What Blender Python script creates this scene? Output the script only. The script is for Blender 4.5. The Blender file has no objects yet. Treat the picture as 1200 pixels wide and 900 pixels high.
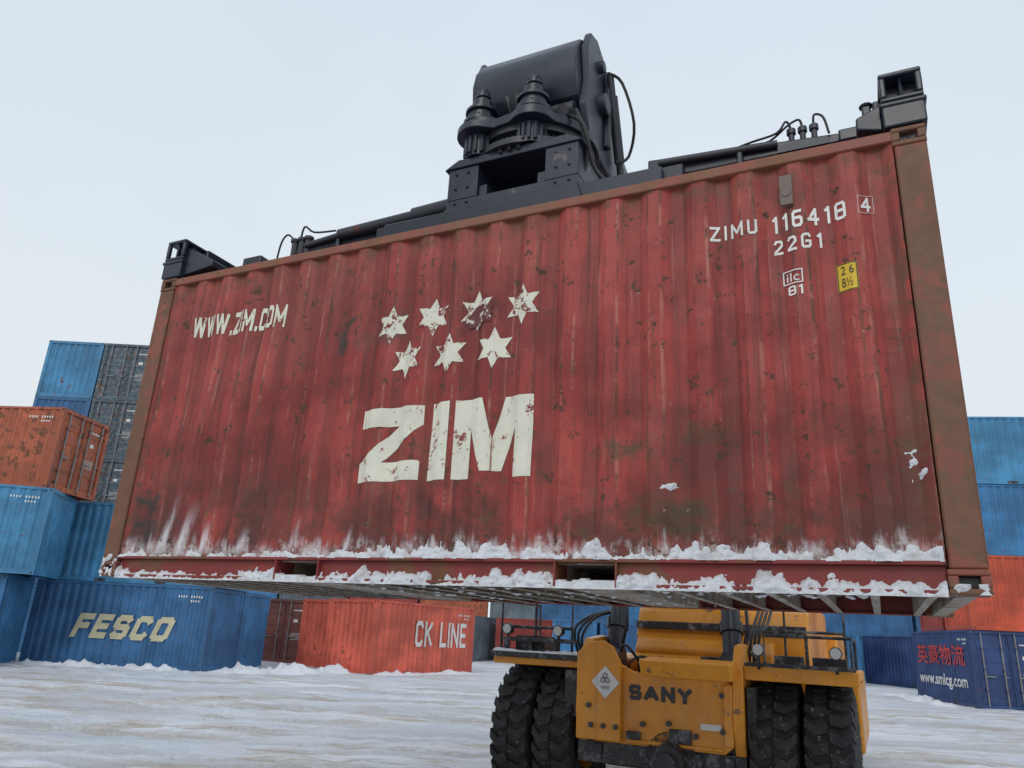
import bpy, bmesh, math, random
from mathutils import Vector, Matrix, noise
random.seed(7)
sc=bpy.context.scene
COL=sc.collection
L,W,H=6.058,2.438,2.591
EYE=1.85
YAW=math.radians(-25.957)
OX,OY,OZ=-3.192,6.1859,0.2791+EYE
GB=0.25   # ground level of the far yard
TRK=((14.5,-.10),(16.8,-.07),(19.0,.04),(20.5,-.05),(22.3,-.03),(12.4,-.16),(10.6,.1))

# ------------------------------------------------------------------ materials
class NT:
    def __init__(s,mat):
        mat.use_nodes=True; s.t=mat.node_tree; s.t.nodes.clear()
        s.out=s.t.nodes.new("ShaderNodeOutputMaterial")
        s.p=s.t.nodes.new("ShaderNodeBsdfPrincipled")
        s.t.links.new(s.p.outputs[0],s.out.inputs[0])
        s.tc=s.t.nodes.new("ShaderNodeTexCoord")
    def n(s,k): return s.t.nodes.new(k)
    def l(s,a,b): s.t.links.new(a,b)
    def setin(s,sock,v):
        if hasattr(v,'is_linked') or isinstance(v,bpy.types.NodeSocket): s.l(v,sock)
        elif isinstance(v,(tuple,list)) and len(v)==3 and sock.type=='RGBA': sock.default_value=(*v,1)
        else: sock.default_value=v
    def map(s,scale=(1,1,1),loc=(0,0,0)):
        m=s.n("ShaderNodeMapping"); m.inputs['Scale'].default_value=scale; m.inputs['Location'].default_value=loc
        s.l(s.tc.outputs['Object'],m.inputs['Vector']); return m.outputs[0]
    def noise(s,scale,detail=6,rough=.6,vec=None,dist=0):
        k=s.n("ShaderNodeTexNoise"); k.inputs['Scale'].default_value=scale; k.inputs['Detail'].default_value=min(detail,6)
        k.inputs['Roughness'].default_value=rough; k.inputs['Distortion'].default_value=dist
        s.l(vec if vec else s.tc.outputs['Object'],k.inputs['Vector']); return k.outputs['Fac']
    def ramp(s,fac,a,b,va=0.,vb=1.):
        k=s.n("ShaderNodeMapRange"); k.interpolation_type='SMOOTHSTEP'
        s.setin(k.inputs[0],fac); k.inputs[1].default_value=a;k.inputs[2].default_value=b
        k.inputs[3].default_value=va;k.inputs[4].default_value=vb; return k.outputs[0]
    def math(s,op,a,b=0.):
        k=s.n("ShaderNodeMath"); k.operation=op; s.setin(k.inputs[0],a); s.setin(k.inputs[1],b); return k.outputs[0]
    def mix(s,fac,a,b,mode='MIX'):
        k=s.n("ShaderNodeMix"); k.data_type='RGBA'; k.blend_type=mode
        s.setin(k.inputs[0],fac); s.setin(k.inputs[6],a); s.setin(k.inputs[7],b); return k.outputs[2]
    def bump(s,h,strength=.2,dist=.01):
        k=s.n("ShaderNodeBump"); k.inputs['Strength'].default_value=strength; k.inputs['Distance'].default_value=dist
        s.l(h,k.inputs['Height']); s.l(k.outputs[0],s.p.inputs['Normal'])
    def xyz(s):
        k=s.n("ShaderNodeSeparateXYZ"); s.l(s.tc.outputs['Object'],k.inputs[0]); return k.outputs

def sc3(c,k): return tuple(min(1,x*k) for x in c)
def paint(name,col,rust=.5,rough=.5,streak=.35,fade=.3,metal=0.,rustcol=(.10,.035,.015),spec=.5,rs=3.,frost=0.):
    m=bpy.data.materials.new(name); t=NT(m)
    big=t.noise(.9,4,.6); 
    c=t.mix(t.ramp(big,.35,.7),sc3(col,1-fade*.5),tuple(min(1,x*(1+fade*.5)+.02*fade) for x in col))
    st=t.noise(1.0,5,.65,t.map((9,9,.5)))
    c=t.mix(t.ramp(st,.5,.75,0,streak),c,tuple(x*.45+.02 for x in col))
    if rust>0:
        rn=t.noise(rs,6,.72)
        r=t.math('ADD',rn,t.math('MULTIPLY',big,.35))
        th=.86-.16*rust
        f=t.ramp(r,th,th+.05)
        c=t.mix(f,c,t.mix(t.noise(14,3),rustcol,sc3(rustcol,2.1)))
    if frost>0: c=t.mix(t.ramp(t.noise(7,6,.8),.50,.62,0,frost),c,(.62,.62,.64))
    t.setin(t.p.inputs['Base Color'],c)
    t.setin(t.p.inputs['Roughness'],t.ramp(big,.3,.7,rough-.1,rough+.15))
    t.p.inputs['Metallic'].default_value=metal
    t.p.inputs['Specular IOR Level'].default_value=spec
    t.bump(t.noise(22,5,.7),.15,.006)
    return m

def red_main():
    m=bpy.data.materials.new("weathered_red_paint"); t=NT(m)
    x,y,z=t.xyz()
    big=t.noise(.8,6,.66); mid=t.noise(2.6,6,.72); fine=t.noise(9,6,.75)
    c=t.mix(t.ramp(big,.38,.62),(.210,.023,.021),(.385,.055,.043))
    c=t.mix(t.ramp(mid,.45,.70,0,.50),c,(.165,.036,.030))
    v=t.n("ShaderNodeTexVoronoi"); v.inputs['Scale'].default_value=.9; t.l(t.map((1,1,.8)),v.inputs['Vector'])
    hs=t.n("ShaderNodeSeparateColor"); t.l(v.outputs['Color'],hs.inputs[0])
    c=t.mix(t.ramp(hs.outputs[0],.72,.8,0,.28),c,(.26,.07,.05))
    c=t.mix(t.math('MULTIPLY',t.ramp(z,1.2,2.4,0,.24),t.ramp(mid,.35,.6)),c,(.44,.14,.11))
    ph=t.math('FRACT',t.math('DIVIDE',t.math('SUBTRACT',x,.172),.2857))
    rec=t.math('MULTIPLY',t.ramp(ph,.40,.50),t.ramp(ph,.90,.78))
    c=t.mix(t.math('MULTIPLY',rec,t.ramp(t.noise(1.7,5,.7),.35,.65,.08,.50)),c,(.11,.030,.025))
    ed=t.math('MULTIPLY',t.ramp(ph,.21,.27),t.ramp(ph,.33,.27)); ed2=t.ramp(ph,.94,1.0)
    edg=t.math('ADD',ed,ed2)
    c=t.mix(t.math('MULTIPLY',edg,t.ramp(t.noise(3.2,6,.78,t.map((1,1,.5))),.48,.60,0,.75)),c,(.44,.18,.13))
    c=t.mix(t.math('MULTIPLY',edg,t.ramp(t.noise(3.6,6,.78,t.map((1,1,.5),(4,4,4))),.52,.59,0,.9)),c,(.085,.036,.02))
    st=t.noise(1.,6,.72,t.map((15,2,.4)))
    c=t.mix(t.ramp(st,.50,.72,0,.85),c,(.075,.022,.018))
    st2=t.noise(1.,5,.7,t.map((26,2,.9),(5,0,3)))
    c=t.mix(t.ramp(st2,.58,.72,0,.55),c,(.50,.22,.17))
    st3=t.noise(1.,5,.6,t.map((34,2,.55),(1,0,8)))
    c=t.mix(t.math('MULTIPLY',t.ramp(st3,.58,.67,0,.8),t.ramp(big,.44,.56)),c,(.14,.058,.028))
    low=t.ramp(z,1.5,.15,0,1)
    c=t.mix(t.math('MULTIPLY',low,t.ramp(t.noise(2.2,6,.72,t.map((1,1,1),(3,3,3))),.38,.60,0,.78)),c,(.075,.030,.024))
    mo=t.noise(4.5,6,.74,t.map((1,1,1.7),(2,0,0)))
    md=t.math('MULTIPLY',t.ramp(mo,.56,.64,0,.85),t.math('MULTIPLY',t.ramp(t.noise(.7,2,.5,t.map((1,1,1),(9,0,1))),.42,.56),low))
    c=t.mix(md,c,(.070,.065,.028))
    wob=t.math('MULTIPLY',t.math('SUBTRACT',t.noise(6,5,.7),.5),.35)
    xx=t.math('ADD',x,wob); zz=t.math('ADD',z,wob)
    fb=t.ramp(fine,.35,.6,.2,1.)
    def blot(u0,u1,w0,w1,col,amt,c,soft=.08):
        f=t.math('MULTIPLY',t.ramp(xx,u0-soft,u0+soft),t.ramp(xx,u1+soft,u1-soft))
        f=t.math('MULTIPLY',f,t.math('MULTIPLY',t.ramp(zz,w0-soft,w0+soft),t.ramp(zz,w1+soft,w1-soft,0,amt)))
        return t.mix(t.math('MULTIPLY',f,fb),c,col)
    c=blot(.22,.50,.22,.66,(.045,.032,.028),1,c,.03)
    c=blot(2.05,2.16,1.66,1.90,(.055,.04,.032),1,c,.02)
    c=blot(2.22,2.34,1.66,1.78,(.14,.05,.04),.8,c,.03)
    c=blot(2.42,2.60,1.70,1.92,(.075,.05,.038),.9,c,.04)
    c=blot(3.12,3.40,1.66,1.92,(.11,.017,.017),1,c,.04)
    c=blot(1.3,1.7,.25,.7,(.085,.03,.025),.8,c)
    c=blot(2.85,3.0,.16,.6,(.05,.03,.025),.8,c)
    c=blot(4.3,4.8,.25,.5,(.07,.05,.025),.85,c)
    c=blot(4.1,4.5,.75,.86,(.07,.055,.028),.8,c,.04)
    c=blot(4.62,4.9,.80,.92,(.06,.055,.03),.7,c,.04)
    c=blot(5.25,5.36,2.0,2.45,(.09,.045,.03),.7,c,.02)
    c=blot(4.75,5.75,.30,.42,(.09,.035,.025),.8,c)
    fr=t.noise(1.,6,.75,t.map((16,16,2.)))
    sx=t.math('ADD',x,t.math('MULTIPLY',t.math('SUBTRACT',z,.3),-.22))
    for cu,w0,w1,wd in((.60,.2,.72,.055),(.82,.2,.62,.07),(.30,.2,.34,.08),(1.05,.2,.45,.05),(1.42,.17,.40,.04),(1.9,.17,.46,.03),(2.35,.17,.42,.03)):
        f=t.math('MULTIPLY',t.ramp(t.math('ABSOLUTE',t.math('SUBTRACT',sx,cu)),wd,.005),t.ramp(z,w1,w0))
        c=t.mix(t.math('MULTIPLY',f,t.ramp(fr,.34,.58,.0,1.0)),c,(.66,.65,.67))
    h1=t.math('ADD',z,t.math('MULTIPLY',t.noise(1.,6,.75,t.map((9,2,1.2),(0,0,5))),-.55))
    c=t.mix(t.math('MULTIPLY',t.ramp(h1,.02,-.10,0,.75),t.ramp(fine,.38,.58)),c,(.60,.57,.57))
    rn=t.math('ADD',t.noise(12,6,.76),t.math('MULTIPLY',mid,.35))
    c=t.mix(t.ramp(rn,.77,.80),c,(.075,.034,.02))
    c=t.mix(t.ramp(t.noise(18,6,.8,t.map((1,1,.6),(1,1,1))),.66,.69,0,.6),c,(.47,.32,.26))
    edge=t.math('ADD',t.ramp(z,2.30,2.5),t.ramp(z,.24,.14))
    side=t.math('ADD',t.ramp(x,.28,.18),t.ramp(x,5.68,5.88))
    c=t.mix(t.math('MULTIPLY',t.math('ADD',edge,side),t.ramp(t.noise(6,6,.7),.42,.6,0,.8)),c,(.13,.055,.03))
    t.setin(t.p.inputs['Base Color'],c)
    t.setin(t.p.inputs['Roughness'],t.ramp(mid,.3,.7,.42,.70))
    t.p.inputs['Specular IOR Level'].default_value=.35
    t.bump(t.math('ADD',fine,mid),.35,.008)
    return m

def decal_mat(name,col,under,wear=.5,sc_=7):
    m=bpy.data.materials.new(name); t=NT(m)
    n1=t.math('ADD',t.noise(sc_,6,.78),t.math('MULTIPLY',t.noise(1.6,3),.25))
    th=.80-.12*wear
    f=t.ramp(n1,th,th+.03)
    c=t.mix(t.ramp(t.noise(3,6),.35,.7,0,.5),col,sc3(col,.72))
    st=t.noise(1.,6,.7,t.map((25,25,1.5)))
    f2=t.ramp(st,.64,.68,0,.8*wear+.2)
    c=t.mix(f2,c,under); c=t.mix(f,c,under)
    t.setin(t.p.inputs['Base Color'],c); t.p.inputs['Roughness'].default_value=.6
    return m

def snow_mat(name,dirt=.15,col=(.76,.78,.82)):
    m=bpy.data.materials.new(name); t=NT(m)
    n1=t.noise(9,6,.7)
    c=t.mix(t.ramp(n1,.45,.72,0,dirt*2.2),col,(.42,.34,.28))
    c=t.mix(t.ramp(t.noise(38,4,.7),.60,.70,0,dirt*2.5),c,(.20,.12,.09))
    t.setin(t.p.inputs['Base Color'],c); t.p.inputs['Roughness'].default_value=.75
    t.p.inputs['Specular IOR Level'].default_value=.25
    t.bump(t.noise(45,6,.75),.8,.02)
    return m

RUSTPOST=paint("rusty_post_paint",(.27,.075,.045),rust=1.75,rough=.65,streak=.85,fade=.5,rustcol=(.095,.042,.022),rs=3.4)
RED=red_main()
RAIL=paint("red_rail_paint",(.21,.026,.022),rust=1.0,rough=.6,streak=.5)
TOPRAIL=paint("red_top_rail_paint",(.25,.07,.045),rust=1.35,rough=.6,streak=.5,rustcol=(.13,.055,.028))
WHITE=decal_mat("worn_white_paint",(.70,.68,.56),(.22,.040,.033),.80,11)
STARW=decal_mat("chipped_white_paint",(.70,.68,.56),(.18,.034,.03),1.05,13)
WHITE2=decal_mat("stencil_white_paint",(.76,.75,.70),(.24,.05,.04),.55,12)
YEL=decal_mat("yellow_sticker",(.72,.48,.03),(.22,.10,.03),.15)
INK=decal_mat("black_ink",(.02,.02,.02),(.3,.2,.05),.1)
WOOD=paint("dirty_floor_plywood",(.26,.20,.14),rust=.3,rough=.8,streak=.3,frost=.5)
XMEM=paint("dirty_crossmember_paint",(.30,.25,.19),rust=.8,rough=.75,streak=.3,rustcol=(.14,.09,.06),frost=.8)
PLATE=paint("dull_data_plate",(.16,.12,.10),rust=.9,rough=.6,streak=.4)
BLACK=paint("spreader_black_paint",(.011,.015,.028),rust=.15,rough=.34,streak=.25,fade=.7,rustcol=(.07,.06,.055))
STEEL=paint("greasy_steel",(.05,.052,.06),rust=.2,rough=.4,metal=.5,streak=.2)
RUBHOSE=paint("hose_rubber",(.012,.012,.013),rust=0,rough=.5,streak=0)
SNOW=snow_mat("stuck_snow",.24)
YELLOW=paint("loader_yellow_paint",(.68,.265,.012),rust=.45,rough=.38,streak=.45,fade=.3,rustcol=(.12,.07,.035),frost=.06)
DKGREY=paint("chassis_black_paint",(.018,.018,.02),rust=.5,rough=.55,streak=.3,rustcol=(.12,.11,.105),frost=.18)
GLASS=bpy.data.materials.new("cab_glass"); _t=NT(GLASS)
_t.setin(_t.p.inputs['Base Color'],_t.mix(_t.noise(3),(.03,.035,.04),(.05,.055,.06))); _t.p.inputs['Roughness'].default_value=.06
LAMP=bpy.data.materials.new("lamp_lens"); _t=NT(LAMP)
_t.setin(_t.p.inputs['Base Color'],_t.mix(_t.noise(30),(.6,.6,.58),(.4,.4,.4))); _t.p.inputs['Roughness'].default_value=.15
def tyre_mat():
    m=bpy.data.materials.new("tyre_rubber"); t=NT(m)
    c=t.mix(t.ramp(t.noise(6,6,.7),.4,.7),(.017,.017,.018),(.038,.036,.035))
    c=t.mix(t.ramp(t.noise(16,6,.8),.60,.68,0,.7),c,(.45,.45,.47))
    t.setin(t.p.inputs['Base Color'],c); t.p.inputs['Roughness'].default_value=.8
    t.bump(t.noise(40,5),.3,.01); return m
TYRE=tyre_mat()

# ------------------------------------------------------------------ mesh builder
class MB:
    def __init__(s): s.v=[];s.f=[];s.m=[]
    def add(s,vs,fs,mat=0):
        o=len(s.v); s.v+= [tuple(p) for p in vs]; s.f+=[tuple(i+o for i in f) for f in fs]; s.m+=[mat]*len(fs)
    def box(s,x0,x1,y0,y1,z0,z1,mat=0):
        vs=[(x0,y0,z0),(x1,y0,z0),(x1,y1,z0),(x0,y1,z0),(x0,y0,z1),(x1,y0,z1),(x1,y1,z1),(x0,y1,z1)]
        s.add(vs,[(0,3,2,1),(4,5,6,7),(0,1,5,4),(1,2,6,5),(2,3,7,6),(3,0,4,7)],mat)
    def prism(s,poly,axis,a0,a1,mat=0):
        n=len(poly)
        def P(a,p): return {'x':(a,p[0],p[1]),'y':(p[0],a,p[1]),'z':(p[0],p[1],a)}[axis]
        vs=[P(a0,p) for p in poly]+[P(a1,p) for p in poly]
        fs=[tuple(range(n))[::-1],tuple(range(n,2*n))]+[(i,(i+1)%n,n+(i+1)%n,n+i) for i in range(n)]
        s.add(vs,fs,mat)
    def cyl(s,p0,p1,r0,r1=None,n=16,mat=0):
        r1=r0 if r1 is None else r1
        p0=Vector(p0);p1=Vector(p1);d=(p1-p0).normalized()
        a=d.orthogonal().normalized();b=d.cross(a)
        vs=[];
        for p,r in((p0,r0),(p1,r1)):
            for i in range(n):
                t=2*math.pi*i/n; vs.append(p+a*(r*math.cos(t))+b*(r*math.sin(t)))
        s.add(vs,[tuple(range(n))[::-1],tuple(range(n,2*n))]+[(i,(i+1)%n,n+(i+1)%n,n+i) for i in range(n)],mat)
    def tube(s,pts,r,n=8,mat=0,smooth=4):
        P=[Vector(p) for p in pts]
        if smooth and len(P)>2:
            Q=[]
            for i in range(len(P)-1):
                a=P[max(i-1,0)];b=P[i];c=P[i+1];d=P[min(i+2,len(P)-1)]
                for k in range(smooth):
                    t=k/smooth
                    Q.append(.5*((2*b)+(c-a)*t+(2*a-5*b+4*c-d)*t*t+(3*b-a-3*c+d)*t**3))
            Q.append(P[-1]);P=Q
        vs=[];fs=[];up=None
        for i,p in enumerate(P):
            d=(P[min(i+1,len(P)-1)]-P[max(i-1,0)]).normalized()
            if up is None: up=d.orthogonal().normalized()
            a=(up-d*up.dot(d)).normalized();up=a;b=d.cross(a)
            for k in range(n):
                t=2*math.pi*k/n; vs.append(p+a*(r*math.cos(t))+b*(r*math.sin(t)))
        for i in range(len(P)-1):
            for k in range(n):
                fs.append((i*n+k,i*n+(k+1)%n,(i+1)*n+(k+1)%n,(i+1)*n+k))
        fs.append(tuple(range(n))[::-1]);fs.append(tuple(range((len(P)-1)*n,len(P)*n)))
        s.add(vs,fs,mat)
    def revolve_x(s,prof,cx,cy,cz,n=40,mat=0):
        vs=[];fs=[];m=len(prof)
        for i in range(n):
            t=2*math.pi*i/n
            for x,r in prof: vs.append((cx+x,cy+r*math.cos(t),cz+r*math.sin(t)))
        for i in range(n):
            j=(i+1)%n
            for k in range(m-1): fs.append((i*m+k,i*m+k+1,j*m+k+1,j*m+k))
        s.add(vs,fs,mat)
    def mesh(s,name,mats,ang=35,recalc=True):
        me=bpy.data.meshes.new(name); me.from_pydata(s.v,[],s.f)
        for i,p in enumerate(me.polygons): p.material_index=s.m[i]
        for m in mats: me.materials.append(m)
        bm=bmesh.new(); bm.from_mesh(me)
        if recalc: bmesh.ops.recalc_face_normals(bm,faces=bm.faces)
        for f in bm.faces: f.smooth=True
        ca=math.radians(ang)
        for e in bm.edges:
            if len(e.link_faces)!=2 or e.calc_face_angle(0)>ca: e.smooth=False
        bm.to_mesh(me); bm.free(); return me
    def build(s,name,mats,parent=None,loc=(0,0,0),bevel=0,rot=0,ang=35,seg=2):
        me=s.mesh(name,mats,ang)
        o=bpy.data.objects.new(name,me); COL.objects.link(o); o.location=loc; o.rotation_euler=(0,0,rot)
        if parent: o.parent=parent
        if loc is LG: o.scale.x=.95; o.location.x=-AU+3.28-.95*3.2
        if bevel:
            b=o.modifiers.new("bevel",'BEVEL'); b.width=bevel; b.segments=seg; b.limit_method='ANGLE'; b.angle_limit=math.radians(40)
            b.harden_normals=False
        return o
AU,AV=3.2,5.25      # axle centre in container coordinates
LW=(-AU,-AV,OZ)     # offset for parts drawn in container coordinates
LG=(-AU,-AV,0)      # same, but heights from the ground
def empty(name,loc=(0,0,0),rot=0):
    o=bpy.data.objects.new(name,None); COL.objects.link(o); o.location=loc; o.rotation_euler=(0,0,rot); return o

def sstep(a,b,x):
    t=max(0,min(1,(x-a)/(b-a))); return t*t*(3-2*t)
def N(x,y,z=0): return noise.noise(Vector((x,y,z)))
def FB(x,y,z=0,o=4):
    return noise.fractal(Vector((x,y,z)),1.0,2.0,o)

# ------------------------------------------------------------------ main lifted container
CE=empty("shipping_container",(OX,OY,OZ),YAW)
NP=20; U0,U1=.172,L-.172; P=(U1-U0)/NP
W0,W1=.150,2.515
ROWS=30
rows=[W0+(W1-W0)*i/ROWS for i in range(ROWS+1)]
fr=[0,.27,.50,.77]
breaks=[U0+P*(k+f) for k in range(NP) for f in fr]+[U1]
def corr(u):
    t=((u-U0)/P)%1.0
    if u<=U0 or u>=U1: return .016
    if t<.27: d=0
    elif t<.5: d=(t-.27)/.23
    elif t<.77: d=1
    else: d=(1-t)/.23
    return .016+.034*d
def dent(u,w):
    e=min(1,min(w-W0,W1-w)/.35)*min(1,min(u-U0,U1-u)/.3); e=max(0,e)
    return e*(.028*N(u*1.1,w*1.3,3.1)+.020*N(u*3.1,w*2.6,7.7)+.020*sstep(1.0,.2,w)*N(u*6,w*4,1.7))
def pv(u,w): return corr(u)+dent(u,w)

def side_panel(name,mirror=False):
    mb=MB(); us=breaks; n=len(us)
    vs=[((L-u) if mirror else u, (W-pv(u,w)) if mirror else pv(u,w), w) for w in rows for u in us]
    fs=[(j*n+i,j*n+i+1,(j+1)*n+i+1,(j+1)*n+i) for j in range(len(rows)-1) for i in range(n-1)]
    mb.add(vs,fs); return mb.build(name,[RED],CE,ang=18)
side_panel("side_panel"); side_panel("far_side_panel",True)

mb=MB()
for x0,x1 in((0,.165),(L-.165,L)):
    for y0,y1 in((0,.14),(W-.14,W)):
        mb.box(x0,x1,y0,y1,.118,H-.118)
mb.build("corner_posts",[RUSTPOST],CE,bevel=.012)
def casting(mb,x0,y0,z0,sx,sy,sz):
    t=.03; x1,y1,z1=x0+sx,y0+sy,z0+sz
    mb.box(x0,x1,y0,y1,z0,z0+t); mb.box(x0,x1,y0,y1,z1-t,z1)
    for a in(x0,x1-.045):
        for b in(y0,y1-.045): mb.box(a,a+.045,b,b+.045,z0+t,z1-t)
    mb.box(x0+.04,x1-.04,y0+.04,y1-.04,z0+t,z1-t,1)
mb=MB()
for x in(-.003,L-.175):
    for y in(-.003,W-.159):
        for z in(0,H-.118): casting(mb,x,y,z,.178,.162,.118)
mb.build("corner_castings",[RUSTPOST,DKGREY],CE,bevel=.008)

mb=MB()
for y0,y1 in((.002,.062),(W-.062,W-.002)):
    mb.box(.165,L-.165,y0,y1,W1-.005,H-.012)
for x0,x1 in((.002,.08),(L-.08,L-.002)):
    mb.box(x0,x1,.14,W-.14,H-.16,H-.012)
mb.build("top_rails",[TOPRAIL],CE,bevel=.008)
pk=[(1.79,2.15),(3.89,4.25)]
mb=MB()
for side in(0,1):
    def B(x0,x1,y0,y1,z0,z1,m=0):
        if side: y0,y1=W-y1,W-y0
        mb.box(x0,x1,y0,y1,z0,z1,m)
    B(.175,L-.175,.0,.075,.136,.156)
    segs=[(.175,pk[0][0]),(pk[0][1],pk[1][0]),(pk[1][1],L-.175)]
    for a,b in segs:
        B(a,b,.040,.050,.020,.136)
        B(a,b,.004,.075,.002,.020)
    for a,b in pk:
        B(a-.012,a,.002,.2,.0,.136); B(b,b+.012,.002,.2,.0,.136); B(a,b,.03,.2,.0,.012)
mb.build("bottom_rails",[RAIL],CE,bevel=.004)
mb=MB()
for a,b in pk:
    mb.box(a-.006,a+.0,.2,W-.2,.0,.13); mb.box(b,b+.006,.2,W-.2,.0,.13)
    mb.box(a,b,.2,W-.2,.001,.008); mb.box(a,b,.06,W-.06,.128,.134)
x=.30
while x<L-.2:
    if not any(a-.06<x<b+.06 for a,b in pk):
        mb.box(x,x+.005,.055,W-.055,.008,.134); mb.box(x,x+.045,.055,W-.055,.004,.010); mb.box(x,x+.045,.055,W-.055,.124,.130)
    x+=.262
mb.box(.05,.14,.16,W-.16,.0,.16); mb.box(L-.14,L-.05,.16,W-.16,.0,.16)
mb.build("crossmembers",[XMEM],CE)
mb=MB()
for i in range(6):
    a=.06+i*(W-.12)/6; mb.box(.1,L-.1,a+.003,a+(W-.12)/6-.003,.1365,.165)
mb.build("plywood_floor",[WOOD],CE)
mb=MB()
n=44
vs=[];fs=[]
for i in range(n+1):
    x=.08+(L-.16)*i/n; z=H-.02-(.018 if i%2 else 0)
    vs+=[(x,.06,z),(x,W-.06,z)]
fs=[(2*i,2*i+2,2*i+3,2*i+1) for i in range(n)]
mb.add(vs,fs); mb.build("roof",[RAIL],CE)
mb=MB(); vs=[]
k=9; pp=(W-.28)/k
for i in range(k):
    for f,d in((0,0),(.27,0),(.5,1),(.77,1)): vs.append((.02+.045*d,.14+pp*(i+f)))
vs.append((.02,W-.14)); m=len(vs)
mb.add([(a,b,.16) for a,b in vs]+[(a,b,H-.15) for a,b in vs],[(i,i+1,m+i+1,m+i) for i in range(m-1)])
for y0,y1 in((.15,W/2-.01),(W/2+.01,W-.15)):
    mb.box(L-.06,L-.02,y0,y1,.16,H-.165)
    for yy in(y0+.25,y1-.25): mb.cyl((L-.003,yy,.1),(L-.003,yy,H-.08),.018,n=10,mat=1)
    for zz in(.5,1.2,1.9): mb.box(L-.02,L-.008,y0+.05,y1-.05,zz,zz+.05)
mb.build("end_walls",[RAIL,STEEL],CE,bevel=0)

# ---- lettering
def text2d(body,u0,u1,w0,w1,bold=0.,shear=0.):
    c=bpy.data.curves.new("tmp",'FONT'); c.body=body; c.offset=bold; c.shear=shear; c.resolution_u=4
    o=bpy.data.objects.new("tmp",c); COL.objects.link(o)
    dg=bpy.context.evaluated_depsgraph_get(); dg.update()
    me=o.evaluated_get(dg).to_mesh()
    V=[(v.co.x,v.co.y) for v in me.vertices]; F=[tuple(p.vertices) for p in me.polygons]
    o.evaluated_get(dg).to_mesh_clear()
    bpy.data.objects.remove(o); bpy.data.curves.remove(c)
    if not V: return [],[]
    xs=[v[0] for v in V]; ys=[v[1] for v in V]
    ax,bx,ay,by=min(xs),max(xs),min(ys),max(ys)
    V=[(u0+(v[0]-ax)/(bx-ax)*(u1-u0), w0+(v[1]-ay)/(by-ay)*(w1-w0)) for v in V]
    return V,F
GLY={'W':(.95,[[(0,1),(.24,0)],[(.24,0),(.5,1)],[(.5,1),(.76,0)],[(.76,0),(1,1)]]),
'Z':(.6,[[(0,1),(1,1)],[(1,1),(0,0)],[(0,0),(1,0)]]),'I':(.0,[[(.5,0),(.5,1)]]),'1':(.22,[[(1,0),(1,1)],[(1,1),(.1,.82)]]),
'M':(.78,[[(0,0),(0,1)],[(0,1),(.5,.25)],[(.5,.25),(1,1)],[(1,1),(1,0)]]),
'C':(.55,[[(1,.82),(.8,1)],[(.8,1),(.2,1)],[(.2,1),(0,.85)],[(0,.85),(0,.15)],[(0,.15),(.2,0)],[(.2,0),(.8,0)],[(.8,0),(1,.18)]]),
'O':(.58,[[(.2,1),(.8,1)],[(.8,1),(1,.85)],[(1,.85),(1,.15)],[(1,.15),(.8,0)],[(.8,0),(.2,0)],[(.2,0),(0,.15)],[(0,.15),(0,.85)],[(0,.85),(.2,1)]]),
'U':(.55,[[(0,1),(0,.15)],[(0,.15),(.2,0)],[(.2,0),(.8,0)],[(.8,0),(1,.15)],[(1,.15),(1,1)]]),
'.':(.0,[[(.5,0),(.5,.03)]]),
'6':(.52,[[(.9,1),(.2,1)],[(.2,1),(0,.85)],[(0,.85),(0,.15)],[(0,.15),(.2,0)],[(.2,0),(.8,0)],[(.8,0),(1,.15)],[(1,.15),(1,.42)],[(1,.42),(.8,.56)],[(.8,.56),(.1,.56)]]),
'4':(.55,[[(.75,0),(.75,1)],[(.75,1),(0,.3)],[(0,.3),(1,.3)]]),
'8':(.52,[[(.2,1),(.8,1)],[(.8,1),(1,.88)],[(1,.88),(1,.12)],[(1,.12),(.8,0)],[(.8,0),(.2,0)],[(.2,0),(0,.12)],[(0,.12),(0,.88)],[(0,.88),(.2,1)],[(.05,.52),(.95,.52)]]),
'2':(.52,[[(0,.82),(.2,1)],[(.2,1),(.8,1)],[(.8,1),(1,.85)],[(1,.85),(1,.62)],[(1,.62),(0,.08)],[(0,0),(1,0)]]),
'G':(.55,[[(1,.82),(.8,1)],[(.8,1),(.2,1)],[(.2,1),(0,.85)],[(0,.85),(0,.15)],[(0,.15),(.2,0)],[(.2,0),(.8,0)],[(.8,0),(1,.15)],[(1,.15),(1,.45)],[(1,.45),(.55,.45)]]),
'S':(.55,[[(1,.85),(.8,1)],[(.8,1),(.2,1)],[(.2,1),(0,.85)],[(0,.85),(0,.62)],[(0,.62),(.2,.5)],[(.2,.5),(.8,.5)],[(.8,.5),(1,.38)],[(1,.38),(1,.15)],[(1,.15),(.8,0)],[(.8,0),(.2,0)],[(.2,0),(0,.15)]]),
'A':(.75,[[(0,0),(.5,1)],[(.5,1),(1,0)],[(.2,.3),(.8,.3)]]),'N':(.62,[[(0,0),(0,1)],[(0,1),(1,0)],[(1,0),(1,1)]]),
'Y':(.7,[[(0,1),(.5,.48)],[(1,1),(.5,.48)],[(.5,.48),(.5,0)]]),' ':(.3,[]),
'K':(.58,[[(0,0),(0,1)],[(0,.45),(1,1)],[(.3,.6),(1,0)]]),'L':(.5,[[(0,1),(0,0)],[(0,0),(1,0)]]),'E':(.5,[[(0,0),(0,1)],[(0,1),(1,1)],[(0,.5),(.85,.5)],[(0,0),(1,0)]]),'F':(.5,[[(0,0),(0,1)],[(0,1),(1,1)],[(0,.5),(.85,.5)]])}
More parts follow.
